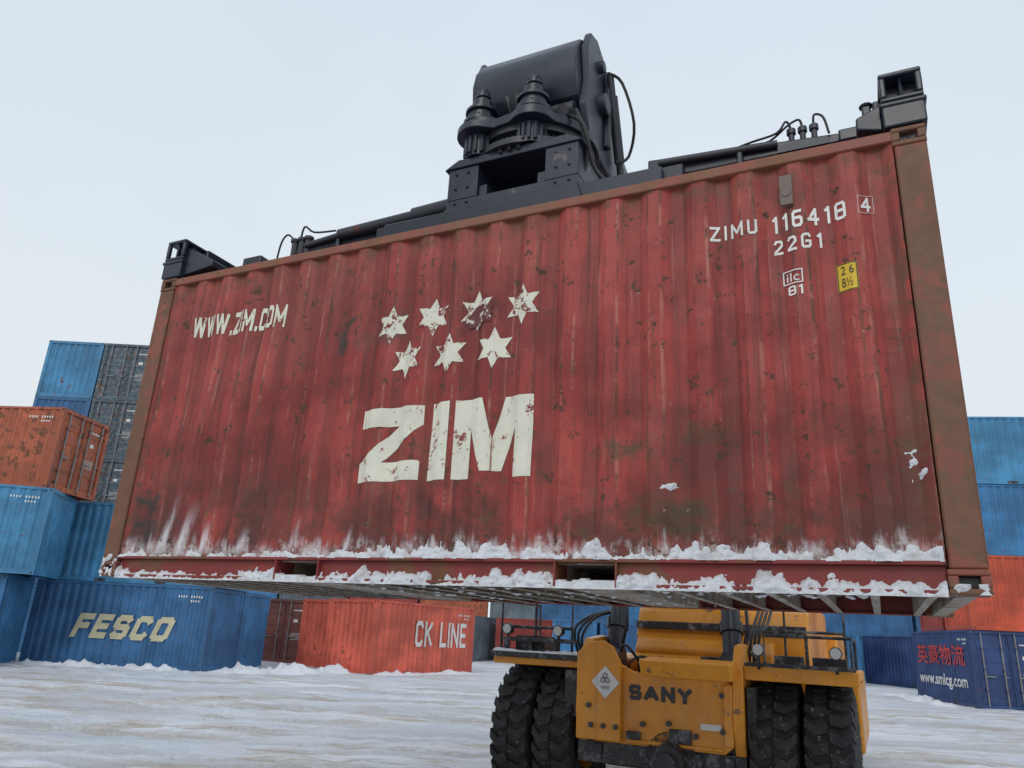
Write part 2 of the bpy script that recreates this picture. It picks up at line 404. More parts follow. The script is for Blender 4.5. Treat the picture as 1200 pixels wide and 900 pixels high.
def strokes(body,u0,u1,w0,w1,t=.16,gap=.20,shear=0.):
    tot=sum(GLY[c][0]+t for c in body)+gap*(len(body)-1); hh=w1-w0; sx=(u1-u0)/tot
    parts=[]; x=0
    for c in body:
        wd,pl=GLY[c]
        for a,b in pl:
            ax,ay=x+t/2+a[0]*wd,t/2+a[1]*(1-t); bx,by=x+t/2+b[0]*wd,t/2+b[1]*(1-t)
            d=math.hypot(bx-ax,by-ay); dx,dy=(bx-ax)/d,(by-ay)/d; e=t/2 if abs(dx)<.02 or abs(dy)<.02 else t*.22
            q=[]
            for px_,py_,s1,s2 in((ax,ay,-1,-1),(bx,by,1,-1),(bx,by,1,1),(ax,ay,-1,1)):
                X=px_+dx*e*s1-dy*t/2*s2; Y=py_+dy*e*s1+dx*t/2*s2
                Y=min(1,max(0,Y)); q.append((u0+(X+shear*Y)*sx,w0+Y*hh))
            parts.append((q,[(0,1,2,3)]))
        x+=wd+t+gap
    return parts
def conform(name,parts,mat,off=.003):
    bm=bmesh.new(); lay=bm.verts.layers.float.new("k")
    n=0
    for V,F in parts:
        vs=[bm.verts.new((v[0],0,v[1])) for v in V]
        for v in vs: v[lay]=(n%12)*.00025
        n+=1
        for f in F:
            try: bm.faces.new([vs[i] for i in f])
            except: pass
    xs=[v.co.x for v in bm.verts]; zs=[v.co.z for v in bm.verts]
    for b in breaks:
        if min(xs)<b<max(xs):
            bmesh.ops.bisect_plane(bm,geom=bm.verts[:]+bm.edges[:]+bm.faces[:],dist=1e-5,plane_co=(b,0,0),plane_no=(1,0,0))
    for r in rows:
        if min(zs)<r<max(zs):
            bmesh.ops.bisect_plane(bm,geom=bm.verts[:]+bm.edges[:]+bm.faces[:],dist=1e-5,plane_co=(0,0,r),plane_no=(0,0,1))
    for v in bm.verts:
        u,w=v.co.x,v.co.z
        j=max(0,min(ROWS-1,int((w-W0)/(W1-W0)*ROWS))); fz=(w-rows[j])/(rows[j+1]-rows[j])
        k=0
        while k<len(breaks)-2 and breaks[k+1]<u: k+=1
        fu=(u-breaks[k])/(breaks[k+1]-breaks[k])
        g=lambda a,b: pv(min(max(breaks[a],U0+1e-6),U1-1e-6),rows[b])
        v.co.y=(g(k,j)*(1-fu)+g(k+1,j)*fu)*(1-fz)+(g(k,j+1)*(1-fu)+g(k+1,j+1)*fu)*fz-off-v[lay]
    me=bpy.data.meshes.new(name); bm.to_mesh(me); bm.free(); me.materials.append(mat)
    o=bpy.data.objects.new(name,me); COL.objects.link(o); o.parent=CE; return o
def poly(pts): return ([tuple(p) for p in pts],[tuple(range(len(pts)))])
def rect(u0,u1,w0,w1): return poly([(u0,w0),(u1,w0),(u1,w1),(u0,w1)])
a,b,c_,d_=2.37,2.875,.665,1.185
conform("zim_lettering_z",[rect(a,b,d_-.135,d_),rect(a-.0,b+.0,c_,c_+.135),poly([(a,c_+.135),(a+.19,c_+.135),(b,d_-.135),(b-.19,d_-.135)])],WHITE)
conform("zim_lettering_i",[rect(2.945,3.095,.655,1.19)],WHITE)
conform("zim_lettering_m",[rect(3.135,3.26,.655,1.19),rect(3.575,3.70,.655,1.19),
   poly([(3.26,1.19),(3.26,.98),(3.35,.70),(3.4175,.70),(3.4175,.91),(3.34,1.19)]),poly([(3.575,1.19),(3.495,1.19),(3.4175,.91),(3.4175,.70),(3.485,.70),(3.575,.98)])],WHITE)
st=[]
for (cx,cy) in[(2.53,1.83),(2.885,1.845),(3.24,1.845),(3.585,1.84),(2.70,1.54),(3.045,1.54),(3.395,1.54)]:
    V=[(cx,cy)];
    for k in range(12):
        r=.15 if k%2==0 else .078; t=math.pi/2+k*math.pi/6; V.append((cx+r*.93*math.cos(t),cy+r*math.sin(t)))
    st.append((V,[(0,1+k,1+(k+1)%12) for k in range(12)]))
conform("stars",st,STARW)
sm_=[]
for (cx,cy,rx,ry) in((3.28,1.80,.10,.075),(3.20,1.755,.05,.04)):
    sm_.append(([(cx+rx*(1+.5*FB(k*1.3,cx*9))*math.cos(k*math.pi/10),cy+ry*(1+.5*FB(k*1.7,cx*5))*math.sin(k*math.pi/10)) for k in range(20)],[tuple(range(20))]))
conform("repaint_smear",sm_,decal_mat("dark_red_touchup",(.13,.022,.022),(.6,.56,.46),1.2,14),.0062)
conform("web_address_lettering",strokes("WWW.ZIM.COM",.50,1.47,1.965,2.165,.20,.16),WHITE)
conform("container_number",strokes("ZIMU",4.84,5.12,2.075,2.175,.17,.34)+strokes("116418",5.20,5.61,2.07,2.185,.17,.30)+strokes("4",5.69,5.74,2.10,2.19,.17)+
   strokes("22G1",5.205,5.47,1.925,2.02,.17,.34)+strokes("81",5.27,5.35,1.64,1.70,.17,.2)+[text2d("ilc",5.265,5.335,1.728,1.785,.0)],WHITE2)
def frame(u0,u1,w0,w1,t): return [rect(u0,u1,w0,w0+t),rect(u0,u1,w1-t,w1),rect(u0,u0+t,w0+t,w1-t),rect(u1-t,u1,w0+t,w1-t)]
conform("number_frames",frame(5.675,5.755,2.09,2.20,.002)+frame(5.245,5.355,1.712,1.80,.007),WHITE2,.0065)
conform("height_sticker",[rect(5.53,5.64,1.63,1.80)],YEL,.003)
conform("height_sticker_ink",frame(5.532,5.638,1.632,1.798,.005)+[text2d("2 6",5.553,5.62,1.73,1.782),text2d("8½",5.553,5.61,1.652,1.71)],INK,.0045)
mb=MB(); mb.box(5.262,5.335,-.004,.012,2.22,2.42); mb.cyl((5.298,-.010,2.30),(5.298,0,2.30),.028,n=20); 
mb.build("consolidated_data_plate",[PLATE],CE,bevel=.003)

# ---- snow clinging to the rails
def snow_strip(name,u0,u1,w0,w1,base,th,du=.012,dw=.009,mat=SNOW):
    nu=int((u1-u0)/du); nw=int((w1-w0)/dw); T=[];V=[]
    for j in range(nw+1):
        for i in range(nu+1):
            u=u0+(u1-u0)*i/nu; w=w0+(w1-w0)*j/nw
            t=th(u,w); T.append(t); V.append((u,base(u,w)-max(t,-.02),w))
    F=[]
    for j in range(nw):
        for i in range(nu):
            q=(j*(nu+1)+i,j*(nu+1)+i+1,(j+1)*(nu+1)+i+1,(j+1)*(nu+1)+i)
            if max(T[k] for k in q)>-.004: F.append(q)
    mb=MB(); mb.add(V,F); o=mb.build(name,[mat],CE,ang=180); return o
def th_up(u,w):
    amp=.022+.036*sstep(2.1,2.9,u)*(1-.25*sstep(4.6,5.0,u))
    rec=(pv(u,.3)-.016)/.034     # snow sits deeper in the recesses
    h=amp*(.85+.75*FB(u*2.3,4.1)+.85*FB(u*9,1.3)+.65*FB(u*24,6.3))+.020*rec + .06*max(0,N(u*3.5,9))*sstep(2.5,2.8,u)
    h=max(h,.004)+.012*sstep(5.2,5.8,u)
    k=h-(w-.152)+.026*FB(u*16,w*16,12)
    t=.5*k if k<.0 else .046*math.sqrt(max(0,min(1,k/.10)))
    return t+.018*FB(u*14,w*16,2)+.014*FB(u*40,w*40,2)-.006 - (.02 if w>.34 else 0)
snow_strip("snow_on_rail_top",.18,L-.18,.150,.36,lambda u,w: min(pv(u,w),.05),th_up)
def th_lo(u,w):
    for a_,b_ in pk:
        if a_-.01<u<b_+.01: 
            return -.03 if w>.035+.03*N(u*7,3) else .03+.01*N(u*20,w*20)
    amp=.054-.028*sstep(1.9,1.2,u)*(1-sstep(.5,.2,u)) 
    h=amp*(1.05+.75*FB(u*2.0,14.1)+.8*FB(u*8,11.3)+.55*FB(u*25,2.3))
    k=h-(w-.0)+.026*FB(u*15,w*15,22)
    t=.6*k if k<0 else .044*math.sqrt(max(0,min(1,k/.05)))
    return t+.018*FB(u*15,w*18,5)+.013*FB(u*42,w*42,2)
snow_strip("snow_on_rail_lip",.18,L-.18,-.012,.132,lambda u,w:.040,th_lo)
patches=[(4.55,.56,.09,.03),(5.80,.62,.05,.09)]
def th_p(u,w):
    b=-1
    for cu,cw,ru,rw in patches:
        d=((u-cu-.05*N(w*9,cu))/ru)**2+((w-cw)/rw)**2
        b=max(b,1-d)
    return (-.03 if b<-.9 else .009*b) + .026*FB(u*22,w*22,8)-.010
snow_strip("snow_clumps",4.3,L-.19,.4,.75,pv,th_p,.009,.009)
def frost_corner(name,u0,u1,w0,w1):
    snow_strip(name,u0,u1,w0,w1,lambda u,w:-.004,lambda u,w:.03*FB(u*18,w*18,3)-.008-.05*max(0,w-.1),.01,.01)
frost_corner("snow_on_casting",0.0,.17,.0,.17)
frost_corner("snow_on_casting_right",L-.17,L,.0,.05)
mb=MB()
for i in range(90):
    u=random.uniform(2.2,5.6); v=random.uniform(.1,1.9) if u<4.6 else random.uniform(.05,.5); r=random.uniform(.010,.035)
    n=7; vs=[];
    for k in range(n):
        t=2*math.pi*k/n; rr=r*random.uniform(.6,1.3); vs.append((u+rr*math.cos(t),v+rr*1.4*math.sin(t),.002))
    vs.append((u,v,-r*.35)); mb.add(vs,[(k,(k+1)%n,n) for k in range(n)])
mb.build("snow_under_floor",[SNOW],CE,ang=180)

# ------------------------------------------------------------------ reach stacker
cy_,sy_=math.cos(YAW),math.sin(YAW)
TX=OX+AU*cy_-AV*sy_; TY=OY+AU*sy_+AV*cy_
TE=empty("reach_stacker",(TX,TY,0),YAW)

# --- spreader
mb=MB()
mb.box(1.75,4.35,.82,1.68,2.86,3.26)
mb.box(-.02+.25,1.76,.98,1.50,2.93,3.24); mb.box(4.34,L-.25,.98,1.50,2.93,3.24)
mb.box(1.60,1.78,.90,1.60,2.88,3.30); mb.box(4.32,4.50,.90,1.60,2.88,3.30)
for x0,x1 in((.0,.24),(L-.24,L)):
    mb.box(x0,x1,.22,W-.22,2.78,2.97)
    mb.box(x0+.0,x1-.0,.85,1.62,2.97,3.24)
for u in(1.1,2.0,4.0,4.9): mb.box(u,u+.05,.93,1.55,2.90,3.33)
mb.prism([(4.2,3.24),(5.75,3.24),(5.75,3.31),(4.2,3.44)],'y',.97,1.03)
mb.prism([(1.9,3.24),(.55,3.24),(.55,3.29),(1.9,3.40)],'y',.97,1.03)
mb.box(5.62,5.90,.9,1.3,3.2,3.30)
mb.build("spreader_beam",[BLACK],TE,LW,bevel=.014)
mb=MB()
for cx in(0,1):
    for cyy in(0,1):
        x0=-.02 if cx==0 else L-.205; x1=x0+.225
        y0=-.01 if cyy==0 else W-.25; y1=y0+.26
        mb.box(x0,x1,y0,y1,2.60,2.775)
        mb.box(x0-.010,x1+.010,y0-.010,y1+.010,2.735,2.765)
        mb.box(x0,x1,y0,y1,2.775,2.805); mb.box(x0,x1,y0,y1,2.945,2.975)
        for a_ in(x0,x1-.035):
            for b_ in(y0,y1-.035): mb.box(a_,a_+.035,b_,b_+.035,2.805,2.945)
        mb.box(x0+.012,x1-.012,y0+.10,y1-.012,2.805,2.945)
        mb.box((x0+x1)/2-.01,(x0+x1)/2+.01,y0+.02,y0+.1,2.805,2.945)
        mb.cyl(((x0+x1)/2,(y0+y1)/2,2.5),((x0+x1)/2,(y0+y1)/2,2.62),.035,n=12)
        xa=x1 if cx==0 else x0
        if cx==0: mb.prism([(xa,2.62),(xa+.34,2.66),(xa+.34,2.72),(xa,2.90)],'y',y0+.04,y1-.04)
        else:
            mb.prism([(xa,2.62),(xa-.14,2.66),(xa-.14,2.74),(xa,2.80)],'y',y0+.05,y1-.05)
            mb.box(xa-.10,xa-.05,y0+.08,y0+.14,2.70,2.84); mb.cyl((xa-.075,y0+.11,2.84),(xa-.075,y0+.11,2.86),.04,n=10)
mb.build("twistlock_corners",[BLACK],TE,LW,bevel=.010)
mb=MB()
mb.cyl((1.15,.93,3.33),(2.35,.93,3.37),.055); mb.cyl((2.0,.93,3.36),(2.45,.93,3.38),.075)
mb.cyl((.72,.95,3.30),(1.2,.93,3.33),.03)
for u in(.55,.64,.72): mb.cyl((u,.98,3.22),(u,.98,3.38),.035,n=10); mb.cyl((u,.98,3.38),(u,.98,3.41),.05,n=10)
for u in(5.30,5.38,5.46): mb.cyl((u,1.0,3.24),(u,1.0,3.43),.022,n=10); mb.cyl((u,1.0,3.41),(u,1.0,3.45),.034,n=10)
mb.box(5.2,5.55,.95,1.1,3.24,3.30)
mb.cyl((4.3,.93,3.36),(5.2,.95,3.32),.03)
mb.build("spreader_hydraulics",[STEEL],TE,LW,bevel=0)
mb=MB()
mb.tube([(5.38,.98,3.45),(5.36,.96,3.50),(5.28,.95,3.46),(5.15,.95,3.36),(5.0,.95,3.34)],.009)
mb.tube([(5.46,.98,3.44),(5.47,.97,3.52),(5.53,.95,3.47),(5.56,.95,3.32)],.009)
mb.tube([(5.30,.98,3.45),(5.27,.95,3.50),(5.2,.93,3.40),(5.02,.93,3.37),(4.9,.95,3.36)],.009)
mb.tube([(.55,.95,3.40),(.48,.93,3.46),(.42,.92,3.38),(.36,.95,3.2)],.010)
mb.tube([(.64,.95,3.40),(.72,.9,3.49),(.85,.9,3.40),(1.1,.92,3.38)],.010)
mb.tube([(3.66,1.55,4.95),(3.78,1.62,4.85),(3.86,1.75,4.45),(3.76,1.9,4.2),(3.66,1.8,4.1)],.015)
for k in range(3):
    mb.tube([(2.9+.1*k,.95,4.36),(2.95+.1*k,.82,4.32),(2.98+.08*k,.84,4.2),(3.0+.07*k,.95,4.05)],.016)
mb.tube([(3.55,1.0,4.15),(3.64,.9,3.9),(3.68,.95,3.6),(3.6,1.0,3.36)],.018)
mb.tube([(3.5,1.0,4.1),(3.68,.86,3.85),(3.74,.95,3.5),(3.85,1.0,3.32)],.018)
mb.build("hydraulic_hoses",[RUBHOSE],TE,LW)
mb=MB()
mb.box(2.42,3.66,.80,1.75,3.24,3.34)
mb.box(2.42,2.72,.80,1.75,3.34,3.66); mb.box(3.36,3.66,.80,1.75,3.34,3.66)
mb.box(2.72,3.36,1.3,1.75,3.34,3.66)
mb.prism([(2.36,3.02),(3.72,3.02),(3.66,3.24),(2.42,3.24)],'y',.77,1.72)
mb.prism([(2.38,3.66),(2.52,3.74),(3.56,3.74),(3.70,3.66)],'y',.78,1.77)
mb.box(2.72,2.80,.83,1.2,3.34,3.46); mb.box(3.28,3.36,.83,1.2,3.34,3.46)
for u in(2.5,2.62,3.46,3.58):
    for w_ in(3.30,3.45,3.60): mb.cyl((u,.785,w_),(u,.81,w_),.016,n=6)
mb.build("rotator_base",[BLACK],TE,LW,bevel=.016)
mb=MB()
cx,cv=3.03,1.32
mb.cyl((cx,cv,3.74),(cx,cv,3.80),.60,n=56); mb.cyl((cx,cv,3.80),(cx,cv,3.90),.47,n=56)
mb.cyl((cx,cv,3.90),(cx,cv,3.96),.56,n=56)
for k in range(60):
    t=2*math.pi*k/60
    mb.cyl((cx+.50*math.cos(t),cv+.50*math.sin(t),3.80),(cx+.50*math.cos(t),cv+.50*math.sin(t),3.895),.016,n=6)
for k in range(40):
    t=2*math.pi*k/40
    mb.cyl((cx+.555*math.cos(t),cv+.555*math.sin(t),3.70),(cx+.555*math.cos(t),cv+.555*math.sin(t),3.742),.017,n=6)
mb.build("slewing_ring",[STEEL],TE,LW)
pts=[]
mot=[(2.68,.86),(3.20,.86)]
for k in range(96):
    t=2*math.pi*k/96; dx,dy=math.cos(t),math.sin(t); r=.60
    for mx,my in mot:
        ex,ey=mx-cx,my-cv; bq=ex*dx+ey*dy; cq=ex*ex+ey*ey-.21**2
        if bq*bq-cq>0 and bq>0: r=max(r,bq+math.sqrt(bq*bq-cq))
    pts.append((cx+r*dx,cv+r*dy))
mb=MB(); mb.prism(pts,'z',3.96,4.03)
mb.prism([(cx+(x-cx)*.93,cv+(y-cv)*.93) for x,y in pts],'z',4.03,4.09)
mb.build("slewing_plate",[BLACK],TE,LW,bevel=.006)
mb=MB()
for mx,my in mot:
    mb.cyl((mx,my,3.74),(mx,my,3.955),.115,n=24); 
    for k in range(14):
        t=2*math.pi*k/14; mb.box(mx+.125*math.cos(t)-.014,mx+.125*math.cos(t)+.014,my+.125*math.sin(t)-.014,my+.125*math.sin(t)+.014,3.76,3.93)
    mb.cyl((mx,my,3.68),(mx,my,3.74),.07,n=16)
    mb.cyl((mx,my,4.09),(mx,my,4.13),.165,n=24); mb.cyl((mx,my,4.13),(mx,my,4.22),.125,n=24); mb.cyl((mx,my,4.22),(mx,my,4.25),.15,n=24)
    mb.cyl((mx,my,4.25),(mx,my,4.36),.10,.095,n=20); mb.cyl((mx,my,4.36),(mx,my,4.47),.06,n=14); mb.cyl((mx,my,4.40),(mx,my,4.43),.075,n=14)
    mb.box(mx-.05,mx+.05,my-.05,my+.05,4.45,4.49)
    for k in range(10):
        t=2*math.pi*k/10; mb.cyl((mx+.145*math.cos(t),my+.145*math.sin(t),4.13),(mx+.145*math.cos(t),my+.145*math.sin(t),4.155),.014,n=6)
mb.build("slewing_motors",[BLACK],TE,LW,bevel=.004)
mb=MB()
head=[(1.28,4.33),(1.10,4.40),(1.02,4.52),(1.0,4.72),(1.04,4.90),(1.13,5.05),(1.26,5.14),(1.42,5.17),(1.75,5.12),(1.75,4.33)]
mb.prism(head,'x',2.47,3.53)
for u0,u1 in((2.42,2.47),(3.53,3.60)):
    mb.prism([(1.22,4.06),(1.10,4.30),(1.18,4.62),(1.12,4.95),(1.22,5.18),(1.40,5.24),(1.66,5.14),(1.86,4.75),(2.12,4.15),(2.2,3.95),(1.5,3.97)],'x',u0,u1)
mb.box(2.5,3.5,1.3,1.75,4.09,4.34)
mb.box(3.60,3.66,1.60,1.68,4.15,5.02); mb.cyl((3.58,1.5,4.55),(3.68,1.5,4.55),.10,n=24); mb.cyl((3.58,1.45,4.95),(3.66,1.45,4.95),.06,n=20)
mb.build("boom_head",[BLACK],TE,LW,bevel=.014)
mb=MB()
mb.cyl((2.5,1.13,4.24),(3.5,1.13,4.24),.10,n=24); mb.cyl((2.62,1.0,4.18),(2.62,1.35,4.30),.06,n=16); mb.cyl((3.42,1.0,4.18),(3.42,1.35,4.30),.06,n=16)
mb.cyl((3.67,1.58,4.95),(3.67,1.95,4.0),.035,n=16); mb.cyl((3.67,1.66,4.75),(3.67,1.90,4.15),.05,n=16)
mb.build("head_cylinders",[STEEL],TE,LW)
PV=(10.9,1.9)
d=Vector((1.7-PV[0],4.72-PV[1])).normalized(); nrm=Vector((-d.y,d.x))
if nrm.y<0: nrm=-nrm
def bsec(v0,v1,hw,hh,mat=0):
    a=Vector((PV[0],PV[1]))+d*v0; b=Vector((PV[0],PV[1]))+d*v1
    pl=[a+nrm*hh,b+nrm*hh,b-nrm*hh,a-nrm*hh]
    mb.prism([(p.x,p.y) for p in pl],'x',3.03-hw,3.03+hw,mat)
mb=MB(); tot=(Vector((1.7,4.72))-Vector(PV)).length
bsec(-.4,6.2,.50,.50,0); bsec(6.1,6.3,.54,.54,0)
mb.build("boom_base_section",[YELLOW],TE,LW,bevel=.03)
mb=MB(); bsec(6.0,tot,.42,.38); mb.build("boom_inner_section",[BLACK],TE,LW,bevel=.02)

# --- wheels
def wheel_mesh():
    mb=MB()
    prof=[(-.17,.36),(-.19,.42),(-.235,.52),(-.245,.60),(-.232,.68),(-.205,.725),(-.1,.738),(.1,.738),(.205,.725),(.232,.68),(.245,.60),(.235,.52),(.19,.42),(.17,.36)]
    mb.revolve_x(prof,0,0,0,48,0)
    nl=26
    for k in range(nl):
        for s in(-1,1):
            t0=2*math.pi*(k+(.5 if s>0 else 0))/nl; dt=2*math.pi/nl*.27
            vs=[]
            for r0 in(0,1):
                for x,tt,rb,rt in((.012,.55*dt*2,.72,.776),(.13,.12,.715,.778),(.226,.0,.70,.758),(.250,.0,.58,.64)):
                    for e in(-1,1):
                        t=t0+tt+e*dt
                        r=rt if r0 else rb-.02
                        xx=x if r0 or x<.22 else x-.02
                        vs.append((s*xx,r*math.cos(t),r*math.sin(t)))
            fs=[]
            for q in range(3):
                a=q*2; fs+= [(8+a,8+a+1,8+a+3,8+a+2),(a,a+2,8+a+2,8+a),(a+1,8+a+1,8+a+3,a+3)]
            fs+=[(0,8,9,1),(6,7,15,14)]
            mb.add(vs,fs,0)
    mb.revolve_x([(-.18,.37),(-.15,.35),(-.05,.33),(-.04,.12),(-.10,.10),(-.10,.0)],0,0,0,32,1)
    mb.revolve_x([(.18,.37),(.15,.35),(.05,.33),(.04,.12),(.10,.10),(.10,.0)],0,0,0,32,1)
    for s in(-1,1):
        for k in range(12):
            t=2*math.pi*k/12; mb.cyl((s*.035,.2*math.cos(t),.2*math.sin(t)),(s*.075,.2*math.cos(t),.2*math.sin(t)),.018,n=6,mat=1)
    return mb.mesh("wheel",[TYRE,YELLOW],ang=25)
WM=wheel_mesh()
for i,(u,v) in enumerate([(1.54,5.25),(2.07,5.25),(4.48,5.25),(5.01,5.25),(1.75,11.25),(4.75,11.25)]):
    o=bpy.data.objects.new("wheel_%d"%(i+1),WM); COL.objects.link(o); o.parent=TE
    o.location=(u-AU,v-AV,.752); o.rotation_euler=(i*.37,0,0)

# --- chassis (u,v,z)
mb=MB()
for u0,u1 in((2.24,2.36),(4.06,4.18)):
    mb.prism([(4.50,1.10),(4.56,1.62),(4.78,1.86),(5.25,1.90),(5.6,1.72),(6.4,1.60),(12.3,1.60),(12.3,.80),(5.9,.72),(5.2,.62),(4.62,.72)],'x',u0,u1)
mb.prism([(2.36,.86),(2.46,.78),(3.96,.78),(4.06,.86),(4.06,1.46),(3.98,1.50),(3.0,1.50),(2.72,1.62),(2.36,1.62)],'y',4.56,4.62)
mb.prism([(2.26,.80),(2.80,.80),(2.80,1.60),(2.70,1.78),(2.58,1.84),(2.42,1.82),(2.26,1.70)],'y',4.47,4.555)
mb.box(2.36,4.06,4.62,6.2,1.44,1.50)
mb.box(2.36,4.06,6.2,12.3,1.3,1.58)
mb.box(4.18,5.36,4.62,4.70,1.52,1.66); mb.box(1.06,2.24,4.62,4.70,1.52,1.60)
mb.box(4.18,5.36,5.90,5.98,1.52,1.66); mb.box(1.06,2.24,5.90,5.98,1.52,1.64)
mb.box(5.30,5.36,4.70,5.90,1.56,1.66); mb.box(1.06,1.12,4.70,5.90,1.56,1.60)
mb.prism([(4.30,1.50),(4.62,1.50),(4.62,1.70),(4.20,1.66)],'x',3.1,4.10)
mb.box(3.96,4.06,4.52,4.56,.86,1.46); mb.box(2.84,3.94,4.535,4.56,.80,.84)
mb.build("chassis",[YELLOW],TE,LG,bevel=.018)
mb=MB()
mb.box(1.12,2.24,4.70,5.90,1.605,1.625); mb.box(4.18,5.30,4.70,5.90,1.605,1.625)
mb.box(1.04,2.24,4.56,4.62,1.60,1.66)
for u in(1.2,1.55,1.9): mb.box(u,u+.04,4.60,4.72,1.64,1.82)
mb.box(1.18,2.2,4.60,4.66,1.78,1.83); mb.box(1.3,1.7,4.75,5.1,1.63,1.85)
for u0,u1 in((4.5,4.8),(4.9,5.25)): mb.box(u0,u1,4.72,4.95,1.63,1.78)
mb.box(4.2,5.34,4.56,4.60,1.66,1.70)
mb.box(2.86,3.02,4.50,4.56,.84,.92); mb.box(3.35,3.6,4.52,4.56,.84,.98); mb.box(2.06,2.22,4.60,4.75,1.0,1.5)
mb.box(4.20,4.30,4.60,4.9,.9,1.45)
mb.build("fender_decks",[DKGREY],TE,LG,bevel=.008)
mb=MB()
def rail(pts,r=.018): mb.tube(pts,r,8,0,0)
rail([(1.12,4.70,1.63),(1.12,4.70,2.25),(2.1,4.70,2.25),(2.1,4.70,1.63)])
rail([(1.12,4.70,1.95),(2.1,4.70,1.95)]); rail([(1.6,4.70,1.63),(1.6,4.70,2.25)])
rail([(1.12,4.70,2.25),(1.12,5.9,2.25),(1.12,5.9,1.63)]); rail([(1.12,4.70,1.95),(1.12,5.9,1.95)])
rail([(5.30,4.72,1.66),(5.30,4.72,1.98),(4.4,4.72,1.98),(4.4,4.72,1.66)]); rail([(4.85,4.72,1.66),(4.85,4.72,1.98)])
rail([(5.30,4.72,1.98),(5.30,5.9,1.98),(5.30,5.9,1.66)])
rail([(5.20,5.9,1.66),(5.20,5.9,2.4),(4.5,5.9,2.4),(4.5,5.9,1.66)]); rail([(5.2,5.9,2.05),(4.5,5.9,2.05)])
mb.build("handrails",[DKGREY],TE,LG)
mb=MB()
mb.prism([(2.1,.60),(2.5,.50),(3.9,.50),(4.3,.60),(4.3,.90),(2.1,.90)],'y',4.95,5.55)
mb.box(2.24,4.18,4.60,4.95,.56,.78)
mb.box(2.36,4.06,4.66,4.95,.78,.95)
for u in(2.45,3.0,3.6,3.95): mb.box(u,u+.10,4.55,4.62,.60,.76)
DC=3.36
mb.cyl((DC,4.40,.66),(DC,5.0,.68),.17,.27,n=28); mb.cyl((DC,4.34,.66),(DC,4.40,.66),.10,n=20)
mb.cyl((DC,4.56,.66),(DC,4.62,.66),.30,n=32)
for k in range(14):
    t=2*math.pi*k/14; mb.cyl((DC+.26*math.cos(t),4.53,.66+.26*math.sin(t)),(DC+.26*math.cos(t),4.57,.66+.26*math.sin(t)),.016,n=6)
for s in(-1,1): mb.cyl((3.2+s*.95,5.25,.752),(3.2+s*1.95,5.25,.752),.16,n=20)
mb.box(1.9,4.5,11.05,11.45,.6,.9)
mb.build("drive_axle",[DKGREY],TE,LG,bevel=.012)
mb=MB()
mb.prism([(6.3,1.58),(6.25,1.95),(6.4,2.28),(6.8,2.42),(9.8,2.42),(9.8,1.58)],'x',2.45,4.75,0)
mb.prism([(5.9,1.50),(5.85,1.78),(5.98,1.90),(6.3,1.94),(6.3,1.50)],'x',2.55,4.35,0)
mb.prism([(5.55,1.50),(5.5,1.64),(5.85,1.72),(5.85,1.50)],'x',2.5,4.0,0)
mb.prism([(9.9,.75),(9.9,2.15),(12.2,2.15),(12.7,1.9),(12.75,.95),(12.4,.7)],'x',1.5,4.9,0)
mb.box(1.1,2.2,6.3,9.6,.7,1.65,0); mb.box(4.3,5.3,6.6,9.4,.7,1.60,0)
for s in(-1,1):
    u=3.03+s*.62; mb.prism([(9.6,2.1),(10.5,4.3),(11.3,4.35),(12.0,2.1)],'x',u-.06,u+.06,0)
mb.build("bodywork",[YELLOW],TE,LG,bevel=.035)
mb=MB(); 
mb.box(2.47,4.73,6.205,6.26,2.02,2.12)
mb.box(2.62,4.28,5.80,5.865,1.62,1.66); 
for k in range(9): mb.box(2.62+.09*k,2.67+.09*k,6.20,6.26,1.66,1.86)
mb.box(2.9,3.5,5.2,5.5,1.5,1.66); mb.box(3.6,3.85,5.1,5.5,1.5,1.72)
mb.build("body_trim",[DKGREY],TE,LG,bevel=.01)
mb=MB()
cu0,cu1,cv0,cv1=2.3,3.75,6.9,8.9
for u in(cu0,cu1-.08):
    for v in(cv0,cv1-.08,(cv0+cv1)/2): mb.box(u,u+.08,v,v+.08,2.42,3.75)
mb.box(cu0,cu1,cv0,cv1,2.40,2.52); mb.box(cu0-.05,cu1+.05,cv0-.1,cv1+.05,3.72,3.86)
mb.box(cu0+.02,cu1-.02,cv0+.03,cv0+.05,2.52,3.72,1); mb.box(cu0+.02,cu0+.04,cv0+.1,cv1-.1,2.52,3.72,1); mb.box(cu1-.04,cu1-.02,cv0+.1,cv1-.1,2.52,3.72,1); mb.box(cu0+.02,cu1-.02,cv1-.05,cv1-.03,2.52,3.72,1)
mb.build("cab",[BLACK,GLASS],TE,LG,bevel=.012)
mb=MB()
for u in(2.50,3.98):
    uu=3.03+(-.62 if u<3 else .62)
    a=Vector((u,5.15,1.62)); b=Vector((uu,6.6,5.3)); m_=a.lerp(b,.62)
    mb.cyl(a,m_,.115,n=24); mb.cyl(m_,b,.07,n=20,mat=1); mb.cyl(a+Vector((-.12,0,0)),a+Vector((.12,0,0)),.16,n=24)
    mb.cyl(a.lerp(b,.10),a.lerp(b,.13),.14,n=24)
    mb.tube([a+Vector((.13,-.05,.2)),a+Vector((.2,-.12,.45)),a+Vector((.16,0,.8)),a+Vector((.12,.2,1.2))],.02)
    mb.tube([a+Vector((-.13,-.05,.1)),a+Vector((-.22,-.15,.0)),a+Vector((-.3,-.02,-.1))],.02)
    mb.tube([a+Vector((.12,-.1,.1)),a+Vector((.22,-.2,.18)),a+Vector((.34,-.05,.0)),a+Vector((.3,.1,-.1))],.018)
mb.build("lift_cylinders",[BLACK,STEEL],TE,LG,bevel=0)
mb=MB()
